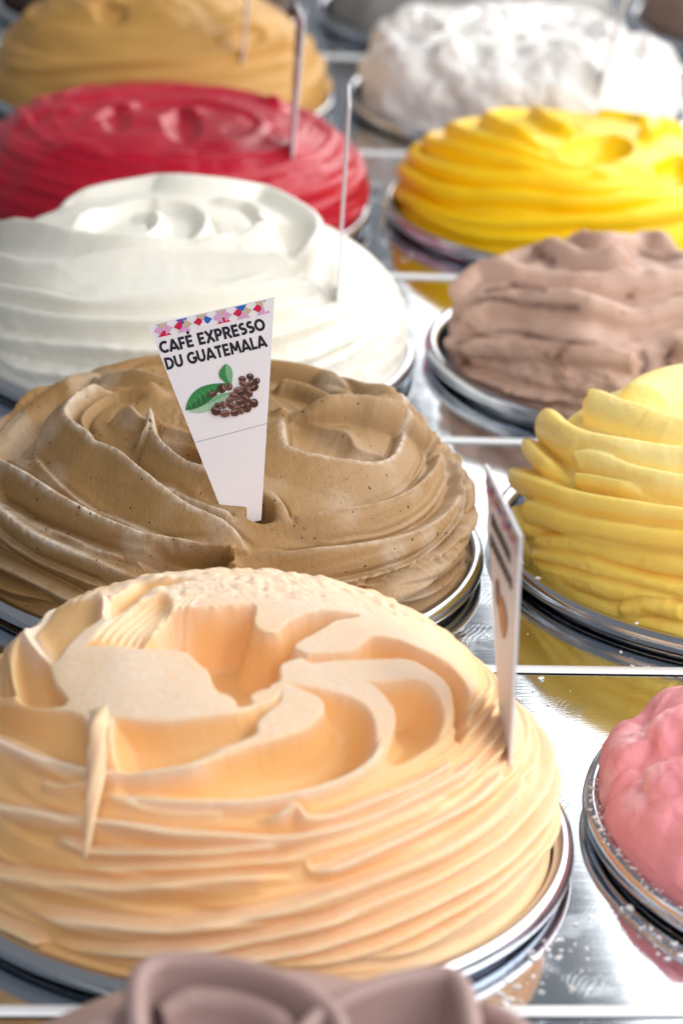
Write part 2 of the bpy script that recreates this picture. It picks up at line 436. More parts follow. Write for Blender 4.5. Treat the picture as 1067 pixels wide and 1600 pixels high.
# ------------------------------------------------------------------ pans
def revolve(prof, n=128, close=False):
    V, Fc = [], []; m = len(prof)
    for i in range(n):
        a = 2*math.pi*i/n
        for r, z in prof: V.append((r*math.cos(a), r*math.sin(a), z))
    for i in range(n):
        for j in range(m if close else m-1):
            a, b = i*m+j, ((i+1) % n)*m+j
            a2, b2 = i*m+(j+1) % m, ((i+1) % n)*m+(j+1) % m
            Fc.append((a, b, b2, a2))
    return V, Fc
_rim = revolve([(.1212+.0040*math.cos(t), .0064+.0043*math.sin(t)) for t in np.linspace(0, 2*math.pi, 14, endpoint=False)], 160, True)
_wall = revolve([(.1178, .0070), (.1176, -.03), (.105, -.052), (.001, -.054)], 96)
_me = {}
def pan(c, k, label):
    e = empty('gelato_pan', centre(c, k)); tag(e, label, 'pan', 'round steel pans set in the counter')
    for nm, g in (('rim', _rim), ('bowl', _wall)):
        if nm not in _me:
            o = mesh_obj(nm, g[0], g[1], RIMST, e, True); _me[nm] = o.data
        else: link(bpy.data.objects.new(nm, _me[nm]), e)
    return e
for c, k, t in [(0,0,'peach orange'), (0,1,'brown coffee'), (0,2,'smooth creamy white'), (0,3,'raspberry red'), (0,4,'tan caramel'), (0,-1,'mauve folded'),
                (1,0,'lumpy pink'), (1,1,'pale lemon yellow'), (1,2,'milk chocolate brown'), (1,3,'deep golden yellow'), (1,4,'lumpy white chip'), (1,5,'grey beige'), (2,5,'dull brown'), (0,5,'dark chocolate')]:
    pan(c, k, 'round steel pan with rolled rim holding the %s gelato' % t)
# ------------------------------------------------------------------ peach gelato
m = Mound(0, 0, .1175, .0805, 2.5, 400, 1060, 200); m.wraps = True; m.groove = 1.7; m.fw = .0030
ck = lambda px, dp, w, g=None, p=.7, rough=.9: m.carve(px, dp*1.45, w, g, p, rough)
ck([(-90,1005),(-10,1008),(12,1006),(10,1022),(16,1055),(20,1084),(-20,1078),(-90,1060)], 6, 7, ((0,1),.3))
ck([(36,990),(50,1008),(76,1040),(86,1066),(106,1094),(80,1103),(40,1098),(22,1082),(16,1045),(22,1010)], 9, 6, ((0,1),.25))
ck([(40,974),(75,955),(110,942),(156,934),(163,948),(160,966),(132,985),(106,1010),(96,1024),(82,1034),(62,1014),(44,990)], 5, 9, ((.3,1),.3))
ck([(170,938),(200,920),(226,909),(290,906),(300,912),(244,922),(205,944),(180,962),(168,968)], 4, 5, ((-.3,1),.3))
ck([(130,1012),(180,966),(215,942),(255,930),(272,944),(262,960),(242,986),(228,1014),(180,1012)], 4, 9, ((1,.2),.2))
ck([(258,958),(275,949),(330,948),(394,946),(400,975),(430,986),(455,966),(500,955),(562,962),(520,972),(475,997),(460,1010),(478,1022),(440,1038),(437,1060),(420,1070),(392,1084),(397,1098),(374,1102),(362,1088),(336,1076),(326,1050),(310,1035),(296,1021),(275,1015),(226,1010),(240,985)], 17, 7.5, None, .8, rough=2.2)
ck([(462,1022),(500,1021),(548,1017),(570,1002),(586,993),(622,999),(662,1016),(700,1036),(726,1062),(736,1100),(733,1140),(722,1160),(714,1145),(712,1108),(704,1076),(688,1058),(665,1043),(640,1031),(610,1029),(560,1029),(520,1032),(486,1036)], 9, 5, None, .8)
ck([(568,1062),(602,1065),(650,1062),(676,1074),(692,1100),(695,1130),(682,1158),(652,1180),(622,1195),(602,1190),(612,1152),(618,1120),(608,1096),(590,1076)], 15, 9, ((-.2,-1),.35), .75)
ck([(440,1066),(470,1070),(500,1076),(532,1084),(560,1095),(579,1112),(587,1140),(583,1175),(570,1196),(540,1215),(500,1229),(440,1241),(350,1248),(250,1245),(186,1240),(184,1216),(240,1209),(300,1201),(350,1180),(400,1162),(440,1151),(480,1136),(504,1112),(500,1092),(470,1077)], 15, 9, ((.6,.8),.25), .7)
ck([(176,1120),(240,1126),(300,1121),(370,1113),(400,1101),(425,1093),(440,1078),(438,1095),(424,1107),(404,1127),(398,1147),(350,1166),(310,1182),(288,1196),(240,1205),(190,1206),(174,1160)], 11, 8, ((0,1),.3), .7, rough=1.0)
ck([(-90,1085),(0,1096),(60,1106),(106,1109),(130,1120),(142,1150),(150,1196),(100,1186),(50,1165),(0,1142),(-90,1115)], 10, 8, ((0,1),.3), .7)
mask = m.mask.reshape(m.Dr.shape).copy()
for _ in range(6): mask = (mask+np.roll(mask, 1, 1)+np.roll(mask, -1, 1)+np.roll(mask, 1, 0)+np.roll(mask, -1, 0))/5
B = m.B
R = lambda px, A, wd, wu, frost=.3, **k: m.ridge(px, A*1.6, wd, wu*.8, e=.22, frost=frost*1.6, **k)
R([(-40,1140),(0,1157),(60,1182),(140,1203),(185,1208),(240,1207),(300,1198),(350,1176)], 2.0, 6, 2.5, frost=.7)
R([(150,1238),(230,1248),(320,1253),(400,1251),(500,1231),(572,1196),(600,1150)], 2.6, 5, 2.5, frost=.7)
R([(60,1219),(100,1229),(132,1222),(150,1224)], 2.5, 4, 3)
R([(160,1236),(230,1262),(300,1268),(360,1266)], 1.6, 3, 2.5)
R([(-60,1242),(0,1262),(60,1271),(120,1281),(190,1289),(270,1301),(350,1306),(430,1310),(480,1305),(560,1285),(640,1250),(720,1205),(770,1160)], 3.8, 7, 3, frost=.5)
R([(70,1322),(90,1313),(115,1318),(150,1331),(250,1333),(350,1329),(440,1321),(465,1326)], 3.2, 4, 3, frost=.4)
R([(395,1277),(430,1276),(462,1262),(480,1278),(520,1275),(570,1257),(650,1226),(720,1185)], 3.4, 5, 3, frost=.5)
R([(100,1356),(200,1356),(320,1353),(420,1345),(480,1330),(560,1305),(650,1270),(730,1225)], 2.2, 4, 3)
R([(-60,1345),(0,1362),(60,1373),(120,1380),(200,1386),(300,1377),(420,1369),(465,1372)], 4.2, 8, 3, frost=.3)
R([(482,1335),(490,1360),(530,1353),(580,1331),(660,1295),(740,1250),(800,1195)], 3.8, 5, 3, frost=.5)
R([(20,1418),(70,1428),(150,1440),(250,1449),(330,1441),(420,1425),(520,1395),(600,1365),(700,1320),(780,1265),(835,1200)], 4.4, 9, 3, frost=.4)
R([(60,1478),(160,1488),(280,1483),(400,1466),(500,1441),(560,1419),(680,1370),(780,1310),(845,1240)], 4.0, 6, 3, frost=.4)
R([(180,1505),(320,1503),(420,1492),(500,1475),(600,1440),(700,1395),(790,1340),(852,1268)], 4.0, 6, 3, frost=.4)
R([(380,1515),(470,1506),(560,1485),(650,1447),(740,1400),(820,1340),(858,1290)], 3.6, 6, 3, frost=.3)
R([(540,1512),(640,1482),(720,1441),(800,1385),(855,1322)], 3.2, 6, 3, frost=.3)
R([(-60,1420),(-10,1440),(40,1462),(75,1480)], 3.5, 6, 3)
for y in range(0, 9):   # wisps dragged over the right shoulder
    o = y*13
    R([(600+o*.5,1205+o*1.2),(680+o*.7,1165+o*1.25),(740+o*.75,1110+o*1.3),(775+o*.72,1065+o*1.4)], 1.1+.5*math.sin(y*2.1), 2.2, 2.2, taper=(.4,.3))
for i in range(9):      # striations on the scraped slope
    x = 150+i*13
    m.ridge([(x,1010-abs(i-3)*1.5),(x+22,980-i*1.5),(x+55,950-i*2),(x+90,928-i)], 1.5, 1.6, 1.2, taper=(.25,.35), frost=.55)
R([(40,990),(50,1006),(66,1026),(84,1037)], .6, 2.5, 2.5, frost=1)
R([(162,934),(165,950),(162,968)], 1.6, 2, 2, frost=.6)
side = smooth01((m.Q-.52)/.14)
m.Dx += -2.4e-3*side+.0011*noise2(m.TH*2.5, m.Q*55+1.5*noise2(m.TH*2, m.Q*5, 4), 2)*side
m.Dx += .0006*fbm3(B, 45, 2)+.00007*noise3(B, 700)
m.layers(17, 1.5, .8, 77, .62, 1.0, .8, 1.2)
# scraped, crumbly frozen top at the back and fine unevenness on the flats
bk = smooth01((B[...,1]-.012)/.03)*(1-mask)*(1-side)
m.Dx += bk*.0016*(np.abs(noise3(B, 190))+.5*np.abs(noise3(B+3, 420)))
top = (1-mask)*(1-smooth01((m.Q-.42)/.2))
right = smooth01((B[...,0]+.02)/.09)
m.frost = np.maximum(m.frost, top*(.80+.2*noise3(B, 50)))
m.frost = np.maximum(m.frost, (1-mask)*right*side*(.5+.25*noise2(m.TH*3, m.Q*40, 8)))  # lit right flank: brightness put into the frost colour
PEACH = gelato_mat('peach_gelato', lin('f5c88e'), lin('f0dfce'), sss=.7, rad=(1,.5,.2), scale=.0042, rough=.42, grain=.09, var=lin('f0ba78'))
m.build('gelato_mound', PEACH, 'peach orange gelato with scooped swirls, frosted flat tops and a hanging drip', 1, off2=1.2)
peach = m
# frozen drip hanging off the tongue
pts = catmull([(152,1112),(158,1140),(160,1175),(157,1215),(150,1260),(143,1310),(137,1346)], 6)
P3 = []
nn = m.normal(m.hit((150,1230)))
for i, p in enumerate(pts):
    t = i/(len(pts)-1); X = m.hit(p)+nn*(-.003+.009*smooth01(t*4)-.004*t)
    w = np.interp(t, [0,.12,.3,.38,.7,1], [.0050,.0036,.0028,.0036,.0024,.0004])
    P3.append((X, w))
V, Fc = [], []
for i, (X, w) in enumerate(P3):
    tg = P3[min(i+1, len(P3)-1)][0]-P3[max(i-1, 0)][0]; tg /= np.linalg.norm(tg)
    a = np.cross(tg, nn); a /= np.linalg.norm(a); b = np.cross(a, tg)
    for j in range(14):
        u = 2*math.pi*j/14; k = w*(1+.12*math.sin(3*u+i*.5)); V.append(X+a*k*math.cos(u)+b*k*.8*math.sin(u)-m.c)
for i in range(len(P3)-1):
    for j in range(14): Fc.append((i*14+j, i*14+(j+1) % 14, (i+1)*14+(j+1) % 14, (i+1)*14+j))
Fc.append(tuple((len(P3)-1)*14+j for j in range(14)))
dr = mesh_obj('frozen_drip', V, Fc, PEACH, m.obj, True)
at = dr.data.attributes.new('frost', 'FLOAT', 'POINT'); at.data.foreach_set('value', [.55]*len(V))

# ------------------------------------------------------------------ coffee gelato
m = Mound(0, 1, .1195, .0625, 2.6, 360, 1000, 180); m.wraps = True; m.groove = 2.0
R = lambda px, A, *k, **kw: m.ridge(px, A*1.4, *k, **kw)
ck = lambda px, dp, *k, **kw: m.carve(px, dp*1.25, *k, **kw)
R([(60,622),(100,592),(150,574),(245,566),(330,562),(430,574),(520,608),(600,645),(650,672)], 9, 10, 12, 'r', (.08,.2))
ck([(-40,650),(0,628),(60,608),(140,605),(228,600),(180,610),(130,618),(92,637),(68,656),(52,680),(44,704),(15,700),(-40,700)], 7, 14, None, .8)
R([(-60,668),(-20,632),(20,606),(60,600),(120,596),(200,589),(240,590),(310,592)], 5, 9, 5, frost=.25)
C3 = [(232,602),(170,609),(135,622),(112,640),(105,656),(116,670),(140,687),(148,698),(182,712),(220,741),(260,771),(300,795),(342,813),(368,832),(386,850),(392,862)]
R(C3, 5.5, 20, 4.5, p=1.25, taper=(.15,.08), frost=.8)
R([(236,612),(190,613),(160,622),(136,640),(127,658),(138,674)], 2.4, 4, 3)
R([(222,742),(262,758),(300,777),(345,792),(372,800)], 3.2, 6, 3, frost=.7)
m.bump((236,609), 7, 6); m.bump((206,652), 5, 5); m.bump((236,674), 5, 4)
R([(165,655),(190,652),(210,656),(250,668),(300,681),(330,690)], 3.5, 3, 6)
ck([(243,683),(256,679),(300,688),(316,700),(308,722),(282,717),(260,706),(250,694)], 10, 6)
R([(205,700),(228,688),(236,674),(246,697),(263,716),(290,735),(328,748),(350,762)], 6.5, 17, 3.5, p=1.2, frost=.75)
R([(40,712),(50,706),(62,720),(92,750),(132,780),(182,801),(230,822),(262,836)], 1.5, 3, 2, frost=.45, add=True, groove=.8)
R([(30,730),(75,760),(120,782),(170,807),(220,825),(260,841)], 1.4, 2.5, 2.5, frost=.5, add=True, groove=.8)
R([(-60,690),(-20,712),(0,722),(30,738),(80,770),(130,797),(180,820),(225,836),(258,841),(300,843),(352,849),(376,856)], 6.5, 14, 4, p=1.1, frost=.9, taper=(.05,.12))
R([(-40,765),(0,785),(50,815),(100,836),(150,857),(186,866),(206,866)], 4, 5, 4, frost=.5)
R([(-60,762),(0,795),(40,825),(90,852),(140,871),(190,892),(225,906),(260,915)], 7.5, 13, 5, p=1.1, frost=.9, taper=(.05,.2))
R([(-40,825),(0,845),(50,874),(100,896),(160,921)], 3, 4, 3, frost=.2)
R([(-60,850),(0,882),(50,906),(100,932),(140,948)], 6, 8, 4, frost=.3)
R([(-60,890),(0,917),(40,933),(80,950)], 5, 7, 4)
ck([(212,872),(250,846),(300,844),(345,850),(369,859),(366,873),(351,881),(312,896),(282,903),(238,898)], 11, 7, None, .8, rough=1.6)
for a in range(16): m.bump((366+random.uniform(-7,9), 852+a*3.0), random.uniform(1.5,3.2), random.uniform(1.0,1.9))
ck([(446,652),(470,647),(512,661),(545,676),(562,690),(606,701),(601,715),(560,720),(500,712),(456,697)], 7, 8, ((.5,-.3),.3))
R([(440,636),(443,660),(446,694),(462,706),(500,715),(540,722),(586,723),(611,713),(622,700),(630,680)], 3.5, 22, 3, p=.9, frost=.8)
m.bump((441,638), 4, 4); m.bump((540,673), 3, 7)
R([(436,642),(480,645),(540,646),(580,656),(620,667),(646,681),(676,697),(702,717),(719,737),(724,752)], 8.5, 6.5, 6.5, 'r', (.1,.12), frost=.2)
R([(455,640),(540,640),(610,657),(650,676),(700,708)], 9.5, 1.6, 1.6, taper=(.3,.3), frost=.3)
R([(425,600),(470,610),(520,633),(550,645)], 5, 5, 4, 'r'); R([(425,584),(490,596),(530,620),(565,648)], 5, 6, 5, 'r')
m.bump((592,648), 9, 13)
ck([(383,791),(394,773),(410,770),(428,784),(430,800),(412,804),(392,798)], 9, 5)
R([(394,776),(408,768),(424,770),(440,784),(450,802),(458,820)], 3.2, 5, 3, 'r', (.25,.3), frost=.3)
R([(435,790),(500,792),(560,786),(620,766),(650,745),(668,712)], 1.2, 2.4, 2, add=True, groove=.8); R([(445,797),(510,799),(570,792),(630,772),(661,747),(676,714)], 1.2, 2.2, 2, frost=.3, add=True, groove=.8)
R([(400,812),(450,803),(520,800),(590,789),(640,768),(676,735),(688,705)], 5, 15, 3, p=1.0, frost=.3)
R([(470,843),(540,838),(620,825),(678,792),(702,752),(706,730)], 1.2, 2.2, 2, frost=.2, add=True, groove=.8); R([(440,851),(545,846),(628,832),(688,797),(711,756),(713,732)], 1.2, 2.2, 2, add=True, groove=.8)
R([(385,862),(420,856),(480,858),(560,851),(640,834),(696,802),(720,762),(722,742)], 6, 16, 3, p=1.0, frost=.45)
R([(480,920),(600,897),(680,862),(732,808)], 4, 4, 3, frost=.3)
R([(520,928),(620,907),(690,878),(735,836)], 3.5, 4, 3, wob=1.5); R([(560,938),(680,908),(738,862)], 3.5, 4, 3)
R([(600,955),(690,925),(742,880)], 3, 4, 3)
for a in range(26):   # crumbly broken seam
    t = a/25; m.bump((540+t*150+random.uniform(-4,4), 917-t*45+random.uniform(-5,5)), random.choice([-2.6,-1.8,1.6,2.0]), random.uniform(.8,1.5))
sd = smooth01((m.Q-.6)/.15)
m.Dx += .0006*noise2(m.TH*2.5, m.Q*60+1.5*noise2(m.TH*2, m.Q*5, 4), 12)*(.35+.65*sd)
m.Dx += .0005*fbm3(m.B, 60, 2)+.00022*noise3(m.B, 800)*(.4+1.6*np.clip(m.frost, 0, 1))
rs = smooth01((m.B[...,0]-.02)/.06)  # right side made paler, side light painted in through frost
m.frost = np.maximum(m.frost*(.7+.5*noise3(m.B, 300)), smooth01((noise3(m.B, 55)-.1)/.6)*.28+rs*.10)
COFFEE = gelato_mat('coffee_gelato', lin('a07b4e'), lin('d8cbbb'), sss=.1, rad=(1,.6,.3), scale=.004, rough=.55, grain=.5, var=lin('937040'), specks=230, frost_amt=1.3)
m.build('gelato_mound', COFFEE, 'brown coffee gelato with dark specks and frosted swirls around the worded card', 1, off=3.2, off2=3.2)
coffee = m

# ------------------------------------------------------------------ white cream gelato
m = Mound(0, 2, .1225, .0745, 2.5, 230, 560, 120); m.groove = 2.4; m.gw = 2.0
R = lambda px, A, *k, **kw: m.ridge(px, A*1.6, *k, e=.3, **kw)
ck = m.carve
R([(95,318),(130,298),(200,290),(300,292),(400,303),(450,320),(486,345),(492,368),(465,400),(410,424),(330,440)], 6, 12, 9, taper=(.1,.25))
R([(-60,390),(-20,372),(20,358),(50,358),(84,368),(130,379),(200,386),(262,386),(335,381),(400,362),(420,340)], 6, 11, 6, p=1.2)
R([(-60,392),(0,405),(45,416),(100,419),(160,409),(250,401),(350,402),(430,408),(490,395)], 5.5, 14, 5, p=1.2)
R([(-60,432),(0,449),(60,460),(130,475),(200,471),(280,463),(400,450),(490,430)], 5, 11, 5, p=1.2)
R([(-60,462),(0,477),(60,490),(130,500),(230,503),(330,497),(430,482),(510,455)], 4.5, 10, 4)
R([(-40,505),(0,524),(80,536),(150,541),(240,548),(400,530),(500,500),(560,470)], 4, 8, 4); R([(-20,555),(60,578),(200,590),(420,570),(540,530),(600,490)], 3.5, 8, 4)
R([(100,368),(140,338),(210,320),(285,323),(322,345),(305,376),(240,384)], 4, 9, 5); R([(215,380),(246,355),(240,332),(200,326)], 3, 7, 5); R([(350,392),(400,372),(418,345),(390,318),(320,305)], 3, 9, 6)
ck([(402,328),(450,338),(488,366),(480,392),(456,414),(440,398),(430,366)], 7, 16)
ck([(130,345),(170,325),(240,318),(240,335),(190,350),(150,365)], 4, 10)
ck([(470,410),(522,400),(530,440),(522,458),(505,435)], 4, 8)
for y in range(5): R([(430,500+y*26),(500,480+y*24),(570,450+y*22),(615,420+y*20)], 1.6, 4, 3, taper=(.4,.3))
m.Dx += .0012*fbm3(m.B, 28, 2)+.0006*noise2(m.TH*2.2, m.Q*40, 3)*smooth01((m.Q-.5)/.2)
rough_side = smooth01((m.Q-.72)/.1); m.Dx += rough_side*.001*fbm3(m.B, 160, 2)+.0002*noise3(m.B, 420)
WHITE = gelato_mat('cream_gelato', lin('f1eee6'), lin('f6f6f6'), sss=.3, rad=(1,.9,.7), scale=.006, rough=.4, grain=.16, var=lin('ede9da'), patches=(lin('ece2a0'), 30.0, .70))
m.build('gelato_mound', WHITE, 'smooth creamy white gelato with broad soft swirls', 2, off=3.0)
white = m

# ------------------------------------------------------------------ red gelato
m = Mound(0, 3, .1225, .0595, 3.0, 170, 420, 100)
m.layers(9, 3.2, 1.6, 21, .42, 1.0, .9, 1.3, 1.5)
R, ck = m.ridge, m.carve
R([(0,215),(60,178),(140,150),(260,138),(380,148),(450,172)], 3, 12, 8); R([(60,235),(150,240),(280,245),(400,240),(470,222)], 2.5, 8, 6)
R([(120,200),(170,170),(260,158),(350,165),(410,190),(380,218),(290,226)], 2.5, 6, 5)
ck([(155,180),(178,165),(205,180),(200,198),(170,203)], 3, 14); ck([(250,182),(280,168),(310,180),(316,205),(290,218),(262,208)], 5.5, 14)
m.bump((300,172), 2.5, 7); m.bump((432,164), 6, 7); m.bump((200,168), 3, 5); m.bump((100,172), 3, 8)
m.Dx += .0012*fbm3(m.B, 40, 3)
RED = gelato_mat('raspberry_gelato', lin('bd1130'), lin('e86a80'), sss=.12, rad=(1,.25,.25), scale=.004, rough=.28, grain=.35, var=lin('a00a22'))
m.build('gelato_mound', RED, 'raspberry red gelato with a dented flat top', 1, off=1.0)
red = m

# ------------------------------------------------------------------ caramel gelato
m = Mound(0, 4, .1225, .085, 1.9, 150, 360, 80)
m.layers(6, 4.5, 1.0, 31, .3, 1.0, .6, 1.5, .6)
R, ck = m.ridge, m.carve
R([(20,60),(40,35),(110,20),(200,5),(300,-5)], 4, 8, 6); R([(0,95),(60,108),(160,100),(300,92),(420,70),(460,45)], 5, 9, 5); R([(0,125),(70,130),(200,122),(360,112),(470,90)], 4, 8, 4)
ck([(140,5),(170,-4),(200,10),(190,30),(155,30)], 5, 7); ck([(330,60),(370,35),(420,45),(400,75),(350,80)], 6, 8)
m.Dx += .003*fbm3(m.B, 30, 3)*(1-smooth01((m.Q-.4)/.2))
CARAMEL = gelato_mat('caramel_gelato', lin('c79a55'), lin('d8bd8c'), sss=.3, scale=.004, rough=.5, grain=.2, var=lin('b98a45'))
m.build('gelato_mound', CARAMEL, 'tan caramel gelato with banded sides behind the red gelato', 1, off=2.5)
caramel = m

# ------------------------------------------------------------------ lemon gelato
m = Mound(1, 1, .1125, .0665, 3.0, 300, 620, 90); m.groove = 1.8
R, ck = m.ridge, m.carve
rope = lambda px, A, w, t=(.1,.05): m.rope(px, A*1.1, w*.95, t)
rope([(985,650),(1000,628),(1040,612),(1100,605),(1180,620)], 9, 15, (.12,.1))
rope([(912,650),(925,640),(960,655),(1010,672),(1067,688),(1140,690),(1220,670)], 9.5, 11.5, (.1,.1))
rope([(846,668),(862,668),(890,694),(930,712),(990,722),(1067,732),(1150,734),(1250,720)], 10.5, 10.5, (.06,.1))
rope([(828,692),(840,712),(862,735),(886,752)], 8.5, 6.5, (.15,.25)); rope([(846,684),(868,694),(884,716)], 6.5, 3.6, (.2,.4))
rope([(893,742),(910,731),(945,735),(990,752),(1067,770),(1150,776),(1250,765)], 9.5, 8.0, (.05,.1))
rope([(896,752),(940,758),(1000,772),(1045,790)], 8.0, 4.2, (.1,.5))
rope([(806,742),(822,755),(855,770),(900,787),(960,800),(1067,818),(1150,824),(1250,815)], 9.5, 8.0, (.05,.1))
rope([(822,800),(850,802),(900,821),(960,835),(1067,850),(1150,854),(1250,846)], 8.5, 8.0, (.08,.1))
rope([(803,790),(818,820),(845,842)], 6, 6, (.3,.4))
rope([(825,852),(870,850),(930,858),(980,870),(1067,884),(1160,890)], 3.4, 6.5, (.1,.1))
rope([(820,872),(860,876),(920,886),(980,906),(1067,926),(1160,932)], 3.4, 6.5, (.1,.1))
rope([(830,892),(880,905),(950,922),(1067,952)], 3.4, 6.5, (.1,.1)); rope([(960,960),(1010,950),(1067,958)], 3.4, 6)
m.Dx += .0009*fbm3(m.B, 45, 2)+.0002*noise3(m.B, 500); low = smooth01((m.Q-.78)/.08)
m.Dx += low*.00035*fbm3(m.B, 330, 2)
m.frost = np.clip(.4+.3*noise3(m.B, 40), 0, .8)*(1-smooth01((m.Q-.5)/.3))  # brighter upper ropes: light painted in as cream, fading downwards
LEMON = gelato_mat('lemon_gelato', lin('ffdf7a'), lin('fff4c4'), sss=.6, rad=(1,.75,.25), scale=.006, rough=.4, grain=.12, var=lin('fcd056'), specks=0)
m.build('gelato_mound', LEMON, 'pale lemon yellow gelato piled in a tall rope-like swirl', 1, off=3.0)
lemon = m

# ------------------------------------------------------------------ chocolate gelato
m = Mound(1, 2, .1125, .044, 3.4, 200, 480, 80); m.groove = 3.2
R = lambda px, A, wd, wu, sh='c', t=(.12,.12): m.rope(px, A*1.15, wd*.9, t) if sh == 'r' else m.ridge(px, A, wd, wu)
R([(715,490),(730,462),(770,440),(850,446),(950,452),(1067,446),(1180,440)], 9, 9, 9, 'r', (.06,.1))
R([(725,515),(760,488),(800,482),(870,490),(960,500),(1067,492),(1180,490)], 10, 9, 9, 'r', (.05,.1))
R([(705,540),(740,542),(800,545),(880,552),(960,560),(1004,566)], 7, 8, 7, 'r', (.1,.04))
R([(1050,556),(1067,548),(1120,545)], 9, 8, 7, 'r', (.1,.1))
R([(745,425),(790,400),(840,392),(880,410),(940,425),(1000,420)], 9, 8, 8, 'r'); R([(835,385),(880,378),(940,392),(1000,385),(1067,395)], 9, 7, 8, 'r', (.05,.1))
R([(690,545),(710,575),(770,600),(840,620),(900,630)], 5, 7, 5)
m.Dx += .0045*fbm3(m.B, 30, 3)
lw = smooth01((m.Q-.76)/.06); m.Dx += lw*.0022*fbm3(m.B, 170, 3)-.0025
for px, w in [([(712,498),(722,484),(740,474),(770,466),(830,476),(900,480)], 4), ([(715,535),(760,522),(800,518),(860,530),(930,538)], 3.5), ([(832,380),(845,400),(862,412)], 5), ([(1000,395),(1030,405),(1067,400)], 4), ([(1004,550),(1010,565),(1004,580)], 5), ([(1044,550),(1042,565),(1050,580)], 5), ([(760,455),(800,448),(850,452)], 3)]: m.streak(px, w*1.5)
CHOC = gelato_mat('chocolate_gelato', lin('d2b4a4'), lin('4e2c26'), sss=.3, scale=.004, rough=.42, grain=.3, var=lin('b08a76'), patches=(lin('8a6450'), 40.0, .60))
m.build('gelato_mound', CHOC, 'milk chocolate brown gelato with thick folded waves', 1)

# ------------------------------------------------------------------ golden gelato
m = Mound(1, 3, .1155, .053, 2.6, 180, 440, 80); m.groove = 2.0; m.wraps = True
R, ck = m.ridge, m.carve
for px, A, w in [([(615,300),(640,312),(690,338),(740,348),(800,350),(880,346),(980,342),(1067,330),(1150,320)], 7, 8), ([(628,268),(670,292),(720,305),(830,310),(920,318),(1067,300)], 8, 8),
                 ([(635,240),(675,264),(740,280),(830,286),(920,296),(1010,280)], 8, 8), ([(660,222),(715,238),(790,258),(860,272),(930,268)], 7.5, 7), ([(705,203),(750,224),(820,243),(890,255)], 7, 7),
                 ([(760,186),(790,205),(830,224),(870,236)], 7, 7), ([(830,170),(862,196),(905,212)], 6, 7), ([(930,172),(980,185),(1020,200)], 6, 8), ([(1000,215),(1040,200),(1090,205)], 8, 9), ([(640,325),(720,362),(820,372),(940,368)], 5, 7)]:
    m.rope(px, A*1.2, w*.8, (.05,.15))
ck([(870,222),(930,205),(985,215),(980,240),(920,255),(880,245)], 12, 14); ck([(1020,250),(1060,235),(1090,260),(1060,285),(1030,275)], 10, 9)
m.Dx += .001*fbm3(m.B, 50, 2)
GOLD = gelato_mat('mango_gelato', lin('fbd208'), lin('ffe36a'), sss=.15, rad=(1,.8,.1), scale=.005, rough=.36, grain=.1, var=lin('f7c802'))
m.build('gelato_mound', GOLD, 'deep golden yellow gelato with pleated ribbon swirl', 1, off=2.2, off2=2.5)
gold = m

# ------------------------------------------------------------------ white chip gelato
m = Mound(1, 4, .1135, .06, 3.0, 150, 380, 80)
m.Dx += .009*fbm3(m.B, 22, 2)+.004*fbm3(m.B+3, 70, 3)
m.layers(4, 4, .6, 41, .3, 1, .9)
CHIP = gelato_mat('chip_gelato', lin('eae8e6'), lin('f6f6f6'), sss=.4, scale=.005, rough=.45, grain=.4, var=lin('dcd8d4'), patches=(lin('a08a78'), 30.0, .63))
m.build('gelato_mound', CHIP, 'lumpy white gelato with brown chip flecks', 1, off=1.0)
chip = m

# ------------------------------------------------------------------ pink gelato
m = Mound(1, 0, .1165, .043, 2.1, 240, 520, 80)
R, ck = m.ridge, m.carve
for px, A, w in [([(975,1120),(962,1150),(968,1185),(1000,1195)], 8, 15), ([(1000,1098),(1060,1095),(1120,1110)], 7, 16), ([(1040,1130),(1100,1135),(1180,1150)], 9, 16), ([(948,1190),(948,1225),(975,1240)], 5, 12),
                 ([(1000,1232),(1050,1215),(1120,1222),(1200,1240)], 9, 15), ([(950,1268),(985,1300),(1040,1325),(1110,1340)], 7, 17), ([(985,1275),(1050,1285),(1130,1290)], 6, 13), ([(1042,1395),(1080,1398),(1140,1415)], 7, 9)]:
    R(px, A*.8, w*.95, w*.8, 'r', (.12,.12), wob=5)
m.Dx += .0022*fbm3(m.B, 38, 2)+.0006*fbm3(m.B, 130, 3)+.0005*noise3(m.B, 500)
m.frost = smooth01((noise3(m.B, 70)-.1)/.6)*.5
PINK = gelato_mat('pink_gelato', lin('efa3a9'), lin('f9d8da'), sss=.5, rad=(1,.4,.35), scale=.006, rough=.45, grain=.7, var=lin('ea939b'))
m.build('gelato_mound', PINK, 'lumpy pink gelato with rounded folds in a frosty pan', 2, off=1.5)

